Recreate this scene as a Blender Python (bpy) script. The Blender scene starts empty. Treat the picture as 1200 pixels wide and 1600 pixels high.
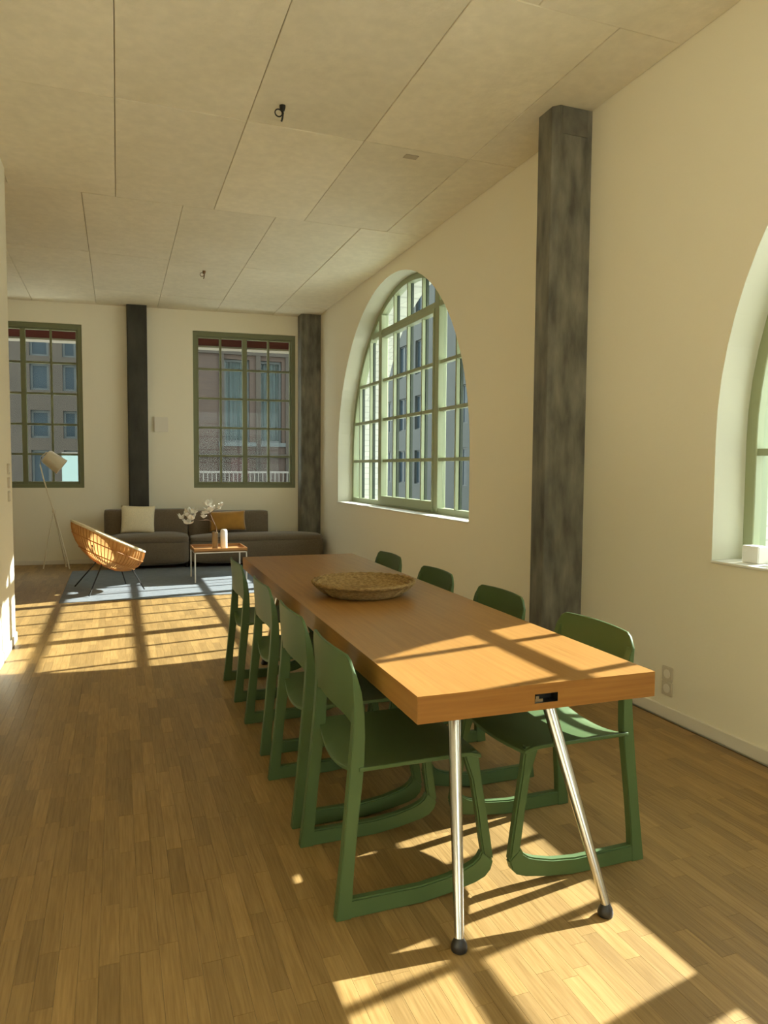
import bpy, bmesh, math, random
from mathutils import Vector, Matrix
random.seed(7)
C = bpy.context.scene
PI = math.pi
def sin(a): return math.sin(a)
def cos(a): return math.cos(a)

# ------------------------------------------------------------------ camera
YAW, PITCH, ROLL, FPX, CAMH = 0.3558, 0.0604, 0.0069, 1120.04, 1.3408
W, H, D, BS = 2.776, 3.545, 10.353, -0.1014        # right wall, ceiling, back wall and its skew
F_ = Vector((sin(YAW) * cos(PITCH), cos(YAW) * cos(PITCH), -sin(PITCH)))
R_ = Vector((cos(YAW), -sin(YAW), 0)); U_ = R_.cross(F_)
R2 = cos(ROLL) * R_ + sin(ROLL) * U_; U2 = -sin(ROLL) * R_ + cos(ROLL) * U_
cam = bpy.data.objects.new('camera', bpy.data.cameras.new('camera'))
C.collection.objects.link(cam)
m = Matrix.Identity(4)
for i in range(3):
    m[i][0] = R2[i]; m[i][1] = U2[i]; m[i][2] = -F_[i]
m[2][3] = CAMH
cam.matrix_world = m
cam.data.sensor_fit = 'HORIZONTAL'; cam.data.sensor_width = 36
cam.data.lens = FPX / 1200 * 36
cam.data.clip_start = 0.05; cam.data.clip_end = 500
C.camera = cam

# ------------------------------------------------------------------ world, sun, exposure
SUNK, SUNS = 1.49, 0.18
SUN_E, SKY_E, EXPO = 18.8, 4.1, 0.13
world = bpy.data.worlds.new('world'); C.world = world; world.use_nodes = True
nt = world.node_tree; nt.nodes.clear()
wo = nt.nodes.new('ShaderNodeOutputWorld'); bg = nt.nodes.new('ShaderNodeBackground')
tc = nt.nodes.new('ShaderNodeTexCoord'); sp = nt.nodes.new('ShaderNodeSeparateXYZ')
rp = nt.nodes.new('ShaderNodeValToRGB')
rp.color_ramp.elements[0].position = 0.0; rp.color_ramp.elements[0].color = (0.98, 1.0, 0.90, 1)
rp.color_ramp.elements[1].position = 0.8; rp.color_ramp.elements[1].color = (0.74, 0.86, 0.96, 1)
nt.links.new(tc.outputs['Generated'], sp.inputs[0]); nt.links.new(sp.outputs['Z'], rp.inputs[0])
nt.links.new(rp.outputs[0], bg.inputs[0]); bg.inputs[1].default_value = SKY_E
nt.links.new(bg.outputs[0], wo.inputs[0])
sun = bpy.data.objects.new('sun', bpy.data.lights.new('sun', 'SUN')); C.collection.objects.link(sun)
sun.data.energy = SUN_E; sun.data.angle = 0.0095; sun.data.color = (1.0, 0.985, 0.93)
sd = Vector((-1, -SUNS, -1 / SUNK)).normalized()
sun.rotation_euler = (-sd).to_track_quat('Z', 'Y').to_euler()
sun.location = (20, 8, 16)
C.view_settings.view_transform = 'Standard'; C.view_settings.look = 'None'
C.view_settings.gamma = 1.0; C.view_settings.exposure = EXPO
C.view_settings.use_curve_mapping = False
C.cycles.max_bounces = 12; C.cycles.diffuse_bounces = 7; C.cycles.glossy_bounces = 4
C.cycles.transparent_max_bounces = 24
C.cycles.sample_clamp_indirect = 6.0
C.cycles.caustics_reflective = False

# ------------------------------------------------------------------ materials
def mat(name, col, rough=0.6, metal=0.0, spec=0.5, bump=0.0, bscale=40.0, var=0.0, vscale=3.0, stretch=(1, 1, 1),
        col2=None, sheen=0.0, world_co=False, coat=0.0, rand=None):
    """principled with noise colour variation and noise bump; rand = 'object' or 'island' adds a tone per piece"""
    M = bpy.data.materials.new(name); M.use_nodes = True
    n = M.node_tree; b = n.nodes['Principled BSDF']
    b.inputs['Base Color'].default_value = (*col, 1); b.inputs['Roughness'].default_value = rough
    b.inputs['Metallic'].default_value = metal; b.inputs['Specular IOR Level'].default_value = spec
    b.inputs['Coat Weight'].default_value = coat
    b.inputs['Sheen Weight'].default_value = sheen
    if world_co:
        g = n.nodes.new('ShaderNodeNewGeometry'); co = g.outputs['Position']
    else:
        g = n.nodes.new('ShaderNodeTexCoord'); co = g.outputs['Object']
    mp = n.nodes.new('ShaderNodeMapping'); n.links.new(co, mp.inputs[0])
    mp.inputs['Scale'].default_value = stretch
    if rand:
        if rand == 'object':
            rn = n.nodes.new('ShaderNodeObjectInfo').outputs['Random']
        else:
            rn = n.nodes.new('ShaderNodeNewGeometry').outputs['Random Per Island']
        ml = n.nodes.new('ShaderNodeVectorMath'); ml.operation = 'SCALE'
        ml.inputs[0].default_value = (37, 53, 11); n.links.new(rn, ml.inputs['Scale'])
        ad = n.nodes.new('ShaderNodeVectorMath'); ad.operation = 'ADD'
        n.links.new(mp.outputs[0], ad.inputs[0]); n.links.new(ml.outputs[0], ad.inputs[1]); vec = ad.outputs[0]
    else:
        vec = mp.outputs[0]
    if var > 0 or col2:
        nz = n.nodes.new('ShaderNodeTexNoise'); nz.inputs['Scale'].default_value = vscale
        nz.inputs['Detail'].default_value = 6; n.links.new(vec, nz.inputs['Vector'])
        r = n.nodes.new('ShaderNodeValToRGB')
        r.color_ramp.elements[0].position = 0.3; r.color_ramp.elements[1].position = 0.7
        c2 = col2 or tuple(min(1, c * (1 + var)) for c in col)
        c1 = col if col2 else tuple(c * (1 - var) for c in col)
        r.color_ramp.elements[0].color = (*c1, 1); r.color_ramp.elements[1].color = (*c2, 1)
        n.links.new(nz.outputs['Fac'], r.inputs[0]); cs = r.outputs[0]
        if rand:
            rr = n.nodes.new('ShaderNodeMapRange'); rr.inputs['To Min'].default_value = 0.80; rr.inputs['To Max'].default_value = 1.17
            n.links.new(rn, rr.inputs[0])
            hs = n.nodes.new('ShaderNodeHueSaturation'); n.links.new(cs, hs.inputs['Color'])
            n.links.new(rr.outputs[0], hs.inputs['Value']); cs = hs.outputs[0]
        n.links.new(cs, b.inputs['Base Color'])
    if bump > 0:
        nb = n.nodes.new('ShaderNodeTexNoise'); nb.inputs['Scale'].default_value = bscale
        nb.inputs['Detail'].default_value = 4; n.links.new(vec, nb.inputs['Vector'])
        bp = n.nodes.new('ShaderNodeBump'); bp.inputs['Strength'].default_value = bump
        bp.inputs['Distance'].default_value = 0.01
        n.links.new(nb.outputs['Fac'], bp.inputs['Height']); n.links.new(bp.outputs[0], b.inputs['Normal'])
    return M
def glass_mat(name, tint, gloss=0.06, rough=0.02):
    M = bpy.data.materials.new(name); M.use_nodes = True; n = M.node_tree; n.nodes.clear()
    o = n.nodes.new('ShaderNodeOutputMaterial'); mx = n.nodes.new('ShaderNodeMixShader')
    t = n.nodes.new('ShaderNodeBsdfTransparent'); t.inputs[0].default_value = (*tint, 1)
    g = n.nodes.new('ShaderNodeBsdfGlossy'); g.inputs['Roughness'].default_value = rough
    mx.inputs[0].default_value = gloss
    n.links.new(t.outputs[0], mx.inputs[1]); n.links.new(g.outputs[0], mx.inputs[2]); n.links.new(mx.outputs[0], o.inputs[0])
    return M
def brick_mat(name, c1, c2, mortar, scale=1.0, axis='YZ', bw=0.24, bh=0.075, rough=0.7):
    M = bpy.data.materials.new(name); M.use_nodes = True; n = M.node_tree; b = n.nodes['Principled BSDF']
    b.inputs['Roughness'].default_value = rough
    g = n.nodes.new('ShaderNodeNewGeometry'); s = n.nodes.new('ShaderNodeSeparateXYZ'); cb = n.nodes.new('ShaderNodeCombineXYZ')
    n.links.new(g.outputs['Position'], s.inputs[0])
    ad = n.nodes.new('ShaderNodeMath'); ad.operation = 'ADD'
    n.links.new(s.outputs['X'], ad.inputs[0]); n.links.new(s.outputs['Y'], ad.inputs[1])
    n.links.new(ad.outputs[0], cb.inputs['X']); n.links.new(s.outputs['Z'], cb.inputs['Y'])
    br = n.nodes.new('ShaderNodeTexBrick'); br.inputs['Scale'].default_value = 1
    br.inputs['Brick Width'].default_value = bw; br.inputs['Row Height'].default_value = bh
    br.inputs['Mortar Size'].default_value = 0.006
    for k, c in (('Color1', c1), ('Color2', c2), ('Mortar', mortar)): br.inputs[k].default_value = (*c, 1)
    n.links.new(cb.outputs[0], br.inputs['Vector']); n.links.new(br.outputs['Color'], b.inputs['Base Color'])
    bp = n.nodes.new('ShaderNodeBump'); bp.inputs['Strength'].default_value = 0.4; bp.inputs['Distance'].default_value = 0.01
    n.links.new(br.outputs['Fac'], bp.inputs['Height']); bp.invert = True; n.links.new(bp.outputs[0], b.inputs['Normal'])
    return M

def concrete_panel_mat(name, c1, c2, c3):
    M = mat(name, c1, rough=0.85, spec=0.2, var=0.01, col2=c2, vscale=1.6, bump=0.25, bscale=25, world_co=True, rand='object')
    n = M.node_tree; b = n.nodes['Principled BSDF']
    src = b.inputs['Base Color'].links[0].from_socket
    g = n.nodes.new('ShaderNodeNewGeometry')
    nz = n.nodes.new('ShaderNodeTexNoise'); nz.inputs['Scale'].default_value = 14; nz.inputs['Detail'].default_value = 8
    n.links.new(g.outputs['Position'], nz.inputs['Vector'])
    r = n.nodes.new('ShaderNodeValToRGB'); r.color_ramp.elements[0].position = 0.35; r.color_ramp.elements[1].position = 0.75
    r.color_ramp.elements[0].color = (0.95, 0.95, 0.95, 1); r.color_ramp.elements[1].color = (1.04, 1.04, 1.04, 1)
    n.links.new(nz.outputs['Fac'], r.inputs[0])
    mx = n.nodes.new('ShaderNodeMix'); mx.data_type = 'RGBA'; mx.blend_type = 'MULTIPLY'; mx.inputs[0].default_value = 1
    n.links.new(src, mx.inputs[6]); n.links.new(r.outputs[0], mx.inputs[7]); n.links.new(mx.outputs[2], b.inputs['Base Color'])
    # narrow tone range between panels
    for nd in n.nodes:
        if nd.bl_idname == 'ShaderNodeMapRange': nd.inputs['To Min'].default_value = 0.95; nd.inputs['To Max'].default_value = 1.05
    return M

M = {}
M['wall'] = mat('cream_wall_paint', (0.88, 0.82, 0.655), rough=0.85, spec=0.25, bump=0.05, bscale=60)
M['reveal'] = mat('dimmed_wall_paint', (0.60, 0.59, 0.47), rough=0.8, spec=0.25)  # same paint as the walls, darkened here to hold back strong skylight
M['trim'] = mat('white_trim_paint', (0.80, 0.74, 0.62), rough=0.5)
M['ceiling'] = concrete_panel_mat('concrete_ceiling', (0.79, 0.72, 0.56), (0.85, 0.78, 0.625), None)
M['slab'] = mat('concrete_slab', (0.50, 0.43, 0.32), rough=0.9)
M['pillar'] = mat('stained_concrete', (0.070, 0.066, 0.049), rough=0.6, col2=(0.23, 0.215, 0.165), vscale=5.0, stretch=(2.4, 2.4, 0.7), bump=0.35, bscale=12)
M['patch'] = mat('grout_patch', (0.13, 0.12, 0.09), rough=0.7, var=0.2, vscale=14)
M['pillar_dark'] = mat('dark_stained_concrete', (0.022, 0.021, 0.014), rough=0.6, col2=(0.060, 0.056, 0.042), vscale=2.6, stretch=(2.4, 2.4, 1.0), bump=0.35, bscale=12)
wood_fl = dict(rough=0.42, spec=0.4, col2=(0.365, 0.228, 0.084), vscale=2.2, stretch=(60, 3, 3), bump=0.05, bscale=3, world_co=True)
M['floor_strip'] = mat('oak_strip', (0.25, 0.148, 0.047), rand='object', **wood_fl)
M['floor_stuff'] = mat('oak_strips', (0.25, 0.148, 0.047), rand='island', **wood_fl)
M['floor_base'] = mat('floor_base', (0.17, 0.10, 0.04), rough=0.8)
M['oak'] = mat('oak_veneer', (0.29, 0.135, 0.032), rough=0.36, spec=0.35, col2=(0.36, 0.18, 0.046), vscale=2.0, stretch=(40, 1.5, 30), bump=0.03, bscale=4)
M['oak_end'] = mat('oak_veneer_end', (0.24, 0.10, 0.02), rough=0.4, spec=0.3, col2=(0.31, 0.14, 0.03), vscale=2.0, stretch=(1.5, 40, 40), bump=0.03, bscale=4)
M['green'] = mat('green_plastic', (0.075, 0.124, 0.044), rough=0.46, spec=0.35, bump=0.04, bscale=400)
M['steel'] = mat('brushed_aluminium', (0.58, 0.56, 0.52), rough=0.22, metal=1.0)
M['black'] = mat('black_rubber', (0.015, 0.014, 0.013), rough=0.35)
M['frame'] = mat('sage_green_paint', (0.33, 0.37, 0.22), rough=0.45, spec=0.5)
M['frame_dark'] = mat('dark_green_paint', (0.045, 0.06, 0.04), rough=0.6)  # dark grey-green of the bars outside the glass
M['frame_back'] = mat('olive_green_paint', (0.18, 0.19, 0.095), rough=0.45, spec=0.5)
M['glass'] = glass_mat('window_glass', (0.90, 0.93, 0.92), 0.009)
M['sill'] = mat('white_sill', (0.84, 0.82, 0.74), rough=0.4)
M['wbrick'] = brick_mat('white_glazed_brick', (0.58, 0.58, 0.52), (0.52, 0.52, 0.47), (0.42, 0.42, 0.38))
M['sofa'] = mat('grey_wool', (0.17, 0.13, 0.085), rough=0.95, spec=0.1, sheen=0.3, var=0.12, vscale=60, bump=0.3, bscale=200)
M['cream'] = mat('cream_linen', (0.82, 0.72, 0.50), rough=0.95, spec=0.1, var=0.08, vscale=80, bump=0.3, bscale=180)
M['mustard'] = mat('mustard_velvet', (0.36, 0.17, 0.018), rough=0.85, sheen=0.4, var=0.15, vscale=8)
M['rug'] = mat('blue_grey_rug', (0.225, 0.245, 0.26), rough=1.0, spec=0.05, var=0.25, vscale=30, stretch=(0.4, 6, 1), bump=0.6, bscale=90)
M['white_metal'] = mat('white_powder_coat', (0.80, 0.76, 0.68), rough=0.4)
M['lamp_cream'] = mat('cream_lamp_enamel', (0.72, 0.63, 0.46), rough=0.5)
M['dark_metal'] = mat('dark_metal', (0.03, 0.028, 0.025), rough=0.4, metal=0.6)
M['tray'] = mat('tray_oak', (0.48, 0.23, 0.075), rough=0.4, var=0.12, vscale=3, stretch=(2, 20, 20))
M['ceramic'] = mat('white_ceramic', (0.85, 0.83, 0.78), rough=0.3)
M['petal'] = mat('white_petal', (0.85, 0.82, 0.74), rough=0.7)
M['branch'] = mat('branch_bark', (0.20, 0.12, 0.07), rough=0.8)
M['smoke'] = mat('smoky_amber_glass', (0.26, 0.19, 0.10), rough=0.15, spec=0.8)
M['sgrass'] = mat('seagrass_weave', (0.20, 0.12, 0.042), rough=0.8, spec=0.2, col2=(0.38, 0.25, 0.095), vscale=60, stretch=(1, 1, 2.5), bump=0.6, bscale=60)
M['socket'] = mat('socket_plastic', (0.62, 0.55, 0.42), rough=0.4)
M['paper'] = mat('white_card', (0.85, 0.85, 0.82), rough=0.6)
# rattan: thin canes that let some light through
Mr = mat('rattan_cane', (0.40, 0.20, 0.06), rough=0.6, col2=(0.60, 0.34, 0.11), vscale=9, bump=0.3, bscale=50)
n = Mr.node_tree; b = n.nodes['Principled BSDF']; out = n.nodes['Material Output']
tr = n.nodes.new('ShaderNodeBsdfTranslucent'); tr.inputs[0].default_value = (0.85, 0.50, 0.18, 1)
mx = n.nodes.new('ShaderNodeMixShader'); mx.inputs[0].default_value = 0.45
n.links.new(b.outputs[0], mx.inputs[1]); n.links.new(tr.outputs[0], mx.inputs[2]); n.links.new(mx.outputs[0], out.inputs[0])
M['rattan'] = Mr
# outside
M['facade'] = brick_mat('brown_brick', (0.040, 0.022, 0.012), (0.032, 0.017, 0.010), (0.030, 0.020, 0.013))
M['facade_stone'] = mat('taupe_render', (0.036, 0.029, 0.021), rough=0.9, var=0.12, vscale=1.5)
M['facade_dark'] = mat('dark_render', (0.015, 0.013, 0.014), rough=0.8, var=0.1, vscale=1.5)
M['red_brick'] = brick_mat('red_brick', (0.05, 0.019, 0.013), (0.04, 0.016, 0.012), (0.045, 0.03, 0.025))
M['far_frame'] = mat('dark_window_frame', (0.035, 0.045, 0.045), rough=0.5)
M['far_glass'] = mat('far_window_glass', (0.022, 0.034, 0.042), rough=0.25, spec=0.12)
M['curtain'] = mat('teal_curtain', (0.05, 0.075, 0.08), rough=0.9, var=0.2, vscale=6, stretch=(9, 9, 0.3))
M['rail'] = mat('grey_railing', (0.12, 0.11, 0.095), rough=0.5)
M['awning'] = mat('red_awning', (0.10, 0.012, 0.008), rough=0.8)
M['awning_edge'] = mat('white_awning_edge', (0.28, 0.25, 0.2), rough=0.8)
M['street'] = mat('street_paving', (0.80, 0.76, 0.68), rough=0.95, var=0.15, vscale=0.8)  # made very pale so sunlight bounces up through the windows onto the ceiling
M['lightwall'] = brick_mat('pale_brick', (0.20, 0.22, 0.215), (0.17, 0.19, 0.185), (0.12, 0.135, 0.13))
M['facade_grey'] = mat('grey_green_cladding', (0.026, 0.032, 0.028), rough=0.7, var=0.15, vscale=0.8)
M['sheet'] = mat('pale_blue_panel', (0.20, 0.28, 0.27), rough=0.7)

# ------------------------------------------------------------------ mesh helpers
def shear(v):                       # skew of the back wall
    return (v[0], v[1] + (v[0] - W) * BS, v[2])
class MB:
    def __init__(s): s.v = []; s.f = []
    def add(s, vs, fs):
        o = len(s.v); s.v += [tuple(x) for x in vs]; s.f += [tuple(i + o for i in f) for f in fs]; return s
    def box(s, x0, y0, z0, x1, y1, z1):
        vs = [(x, y, z) for z in (z0, z1) for y in (y0, y1) for x in (x0, x1)]
        return s.add(vs, [(0, 2, 3, 1), (4, 5, 7, 6), (0, 1, 5, 4), (2, 6, 7, 3), (0, 4, 6, 2), (1, 3, 7, 5)])
    def prism(s, poly, axis, a0, a1):
        """poly of 2D points; axis 'x': (y,z), 'y': (x,z), 'z': (x,y)"""
        def P(p, a): return {'x': (a, p[0], p[1]), 'y': (p[0], a, p[1]), 'z': (p[0], p[1], a)}[axis]
        n = len(poly)
        vs = [P(p, a0) for p in poly] + [P(p, a1) for p in poly]
        return s.add(vs, [tuple(range(n)), tuple(reversed(range(n, 2 * n)))] + [(i, i + n, (i + 1) % n + n, (i + 1) % n) for i in range(n)])
    def ring(s, inner, outer, axis, a0, a1, closed=True):
        """band between two equally long outlines, extruded"""
        def P(p, a): return {'x': (a, p[0], p[1]), 'y': (p[0], a, p[1]), 'z': (p[0], p[1], a)}[axis]
        n = len(inner); vs = []
        for p, q in zip(inner, outer): vs += [P(p, a0), P(q, a0), P(q, a1), P(p, a1)]
        fs = []
        for i in range(n if closed else n - 1):
            j = (i + 1) % n
            for k in range(4):
                l = (k + 1) % 4; fs.append((4 * i + k, 4 * i + l, 4 * j + l, 4 * j + k))
        if not closed: fs += [(0, 3, 2, 1), (4 * n - 4, 4 * n - 3, 4 * n - 2, 4 * n - 1)]
        return s.add(vs, fs)
    def tube(s, pts, r, n=8, closed=False):
        pts = [Vector(p) for p in pts]; rs = r if isinstance(r, (list, tuple)) else [r] * len(pts)
        vs = []; up = Vector((0, 0, 1)); m_ = len(pts)
        for i, p in enumerate(pts):
            if closed: t = (pts[(i + 1) % m_] - pts[i - 1]).normalized()
            else: t = (pts[min(i + 1, m_ - 1)] - pts[max(i - 1, 0)]).normalized()
            a = t.cross(up)
            if a.length < 0.05: a = t.cross(Vector((0, 1, 0)))
            a.normalize(); b_ = t.cross(a).normalized()
            for k in range(n):
                th = 2 * PI * k / n; vs.append(p + (a * cos(th) + b_ * sin(th)) * rs[i])
        fs = []
        for i in range(m_ if closed else m_ - 1):
            j = (i + 1) % m_
            for k in range(n): fs.append((i * n + k, i * n + (k + 1) % n, j * n + (k + 1) % n, j * n + k))
        if not closed: fs += [tuple(reversed(range(n))), tuple(range((m_ - 1) * n, m_ * n))]
        return s.add(vs, fs)
    def lathe(s, prof, n=32, cx=0, cy=0, closed_prof=False):
        vs = []; fs = []; m_ = len(prof)
        for (r, z) in prof:
            for k in range(n):
                th = 2 * PI * k / n; vs.append((cx + r * cos(th), cy + r * sin(th), z))
        for i in range(m_ if closed_prof else m_ - 1):
            j = (i + 1) % m_
            for k in range(n): fs.append((i * n + k, i * n + (k + 1) % n, j * n + (k + 1) % n, j * n + k))
        if not closed_prof:
            fs += [tuple(reversed(range(n))), tuple(range((m_ - 1) * n, m_ * n))]
        return s.add(vs, fs)
    def grid(s, nu, nv, fn, thick=None):
        """surface fn(u,v)->point; thick(u,v)->offset vector makes it a closed shell"""
        A = [[Vector(fn(i / nu, j / nv)) for j in range(nv + 1)] for i in range(nu + 1)]
        vs = [p for row in A for p in row]; w = nv + 1
        fs = [(i * w + j, (i + 1) * w + j, (i + 1) * w + j + 1, i * w + j + 1) for i in range(nu) for j in range(nv)]
        if thick:
            n0 = len(vs); vs2 = [A[i][j] + Vector(thick(i / nu, j / nv)) for i in range(nu + 1) for j in range(nv + 1)]
            fs += [tuple(reversed([k + n0 for k in f])) for f in fs]
            e = [(i, 0) for i in range(nu + 1)] + [(nu, j) for j in range(1, nv + 1)] + [(i, nv) for i in range(nu - 1, -1, -1)] + [(0, j) for j in range(nv - 1, 0, -1)]
            ix = [i * w + j for i, j in e]
            for a in range(len(ix)):
                b_ = (a + 1) % len(ix); fs.append((ix[a], ix[a] + n0, ix[b_] + n0, ix[b_]))
            vs += vs2
        return s.add(vs, fs)
    def xf(s, fn): s.v = [tuple(fn(v)) for v in s.v]; return s
    def build(s, name, material, parent=None, smooth=False, bevel=0.0, seg=2, subsurf=0, origin=None):
        me = bpy.data.meshes.new(name)
        vs = s.v
        if origin is not None: vs = [tuple(a - b_ for a, b_ in zip(v, origin)) for v in vs]
        me.from_pydata(vs, [], s.f)
        bm = bmesh.new(); bm.from_mesh(me); bmesh.ops.recalc_face_normals(bm, faces=bm.faces)
        if bevel > 0:
            es = [e for e in bm.edges if e.is_manifold and e.calc_face_angle(0) > 0.5]
            bmesh.ops.bevel(bm, geom=es, offset=bevel, segments=seg, affect='EDGES', clamp_overlap=True)
        bm.to_mesh(me); bm.free()
        me.materials.append(material)
        if smooth:
            for p in me.polygons: p.use_smooth = True
            me.set_sharp_from_angle(angle=math.radians(40))
        o = bpy.data.objects.new(name, me); C.collection.objects.link(o)
        if origin is not None: o.location = origin
        if subsurf:
            md = o.modifiers.new('subdivision', 'SUBSURF'); md.levels = md.render_levels = subsurf
        if parent: o.parent = parent
        return o
def tag(o, label, cat, group=None, kind=None):
    o['label'] = label; o['category'] = cat
    if group: o['group'] = group
    if kind: o['kind'] = kind
    return o
def empty(name, loc=(0, 0, 0), rz=0):
    o = bpy.data.objects.new(name, None); o.empty_display_size = 0.1; C.collection.objects.link(o)
    o.location = loc; o.rotation_euler = (0, 0, rz); return o
def copy_tree(o, parent=None):
    c = o.copy(); C.collection.objects.link(c); c.parent = parent
    for ch in [x for x in bpy.data.objects if x.parent == o]: copy_tree(ch, c)
    return c

# ------------------------------------------------------------------ floor
XL, YR = -3.3, -2.4
fb = MB().box(-3.5, YR - 0.2, -0.30, W + 0.3, 11.2, -0.012).build('floor', M['floor_base'])
tag(fb, 'oak strip parquet floor of the loft room', 'floor', kind='structure')
SW = 0.052
strips = []
x = -0.95
col = 0
while x < W - 0.005:
    y = 0.75 - random.random() * 0.3
    while y < 10.95:
        L = random.choice((0.22, 0.28, 0.34, 0.40))
        strips.append((x, y, L)); y += L
    x += SW; col += 1
x = -0.95 - SW
while x > XL:
    y = 6.0
    while y < 11.1:
        L = random.choice((0.28, 0.34, 0.40)); strips.append((x, y, L)); y += L
    x -= SW
def size_key(s_):
    d = Vector((s_[0], s_[1] + s_[2] / 2, -CAMH)); z = d.dot(F_)
    if z < 0.3: return 99
    u = d.dot(R2) / z * FPX; v = -d.dot(U2) / z * FPX
    inview = abs(u) < 610 and abs(v) < 830
    return d.length if inview else 50 + d.length
strips.sort(key=size_key)
protos = {}
def strip_mesh(L):
    if L not in protos:
        mb = MB().box(0.0003, 0.0003, -0.012, SW - 0.0003, L - 0.0003, 0.0)
        me = bpy.data.meshes.new('floor_strip'); me.from_pydata(mb.v, [], mb.f); me.materials.append(M['floor_strip']); protos[L] = me
    return protos[L]
for (x, y, L) in strips[:300]:
    o = bpy.data.objects.new('floor_strip', strip_mesh(L)); C.collection.objects.link(o); o.location = (x, y, 0); o.parent = fb
rest = MB()
for (x, y, L) in strips[300:]:
    if x + SW > W: continue
    rest.box(x + 0.0003, y + 0.0003, -0.012, x + SW - 0.0003, y + L - 0.0003, 0.0)
# plain wide boards behind the camera
y = YR
while y < 0.4:
    xx = -0.9
    while xx < W - 0.06:
        rest.box(xx, y, -0.012, xx + SW - 0.0006, min(y + 1.2, 0.45), 0.0); xx += SW
    y += 1.2
r_ = rest.build('floor_strips', M['floor_stuff'], fb); r_['kind'] = 'stuff'

# ------------------------------------------------------------------ ceiling panels
cb = MB().box(-3.5, YR - 0.2, H + 0.02, W + 0.3, 11.2, H + 0.35).build('ceiling', M['slab'])
tag(cb, 'bare concrete panel ceiling', 'ceiling', kind='structure')
rows = [3.08, 4.72, 6.40, 8.10, 9.75, 11.15]
rows = [3.08 - 1.64 * k for k in range(7, 0, -1)] + rows
for k in range(len(rows) - 1):
    y0, y1 = rows[k], rows[k + 1]
    base = 0.016 if y1 <= 6.41 else -0.24
    if y1 <= 3.09: base = 0.33
    xs = [base + 0.79 * i for i in range(-5, 5)]
    xs = [-3.4] + [q for q in xs if -3.3 < q < W - 0.12] + [W]
    for a, b_ in zip(xs[:-1], xs[1:]):
        g = 0.0022; dz = random.uniform(-0.002, 0.002)
        MB().box(a + g, y0 + g, H + dz, b_ - g, y1 - g, H + 0.021).build('ceiling_panel', M['ceiling'], cb, bevel=0.003, seg=1)

# ------------------------------------------------------------------ arched right wall
ARC_Z, ARC_R = 1.495, 1.92
SILL = 0.885
CENTERS = [7.335, 0.847]
def arch_wall(mb, x0, x1, zc, r, sill, zlo, zhi, ylo, yhi, n=40, sillx=None):
    y_prev = ylo
    for c in sorted(CENTERS):
        mb.box(x0, y_prev, zlo, x1, c - r, zhi)
        mb.box(x0, c - r, zlo, x1, c + r, sill)
        pts = [(c - r * cos(PI * i / n), zc + r * sin(PI * i / n)) for i in range(n + 1)]
        for (ya, za), (yb, zb) in zip(pts[:-1], pts[1:]):
            vs = [(x0, ya, za), (x0, yb, zb), (x0, yb, zhi), (x0, ya, zhi), (x1, ya, za), (x1, yb, zb), (x1, yb, zhi), (x1, ya, zhi)]
            mb.add(vs, [(0, 1, 2, 3), (4, 7, 6, 5), (0, 4, 5, 1), (3, 2, 6, 7)])
        y_prev = c + r
    mb.box(x0, y_prev, zlo, x1, yhi, zhi)
    return mb
def two_tone(o, mat2, test):
    o.data.materials.append(mat2)
    for p in o.data.polygons:
        if test(p): p.material_index = 1
XG = 3.02                                       # glass line
wr = arch_wall(MB(), W, XG + 0.054, ARC_Z, ARC_R, SILL, -0.3, H + 0.3, YR - 0.2, 11.6).build('wall_right', M['wall'])
tag(wr, 'cream right-hand wall pierced by tall arched windows', 'wall', kind='structure')
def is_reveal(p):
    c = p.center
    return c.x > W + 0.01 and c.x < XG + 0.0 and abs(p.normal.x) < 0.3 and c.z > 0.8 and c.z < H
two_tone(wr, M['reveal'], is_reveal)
ol = arch_wall(MB(), XG + 0.052, XG + 0.40, ARC_Z, ARC_R + 0.09, SILL - 0.02, -4, H + 1.2, YR - 0.4, 11.6).build('brick_outer_wall', M['wbrick'], wr)

# arch window builder -------------------------------------------------
def clip_poly(poly, clip):
    def inside(p, a, b_): return (b_[0] - a[0]) * (p[1] - a[1]) - (b_[1] - a[1]) * (p[0] - a[0]) >= -1e-9
    outp = poly
    for i in range(len(clip)):
        a, b_ = clip[i], clip[(i + 1) % len(clip)]; inp = outp; outp = []
        if not inp: return []
        for k in range(len(inp)):
            p, q = inp[k], inp[(k + 1) % len(inp)]
            ip, iq = inside(p, a, b_), inside(q, a, b_)
            if ip: outp.append(p)
            if ip != iq:
                d1 = (b_[0] - a[0]) * (p[1] - a[1]) - (b_[1] - a[1]) * (p[0] - a[0])
                d2 = (b_[0] - a[0]) * (q[1] - a[1]) - (b_[1] - a[1]) * (q[0] - a[0])
                t = d1 / (d1 - d2); outp.append((p[0] + (q[0] - p[0]) * t, p[1] + (q[1] - p[1]) * t))
    return outp
ZR = [1.435, 1.925, 2.39, 2.955]
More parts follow.
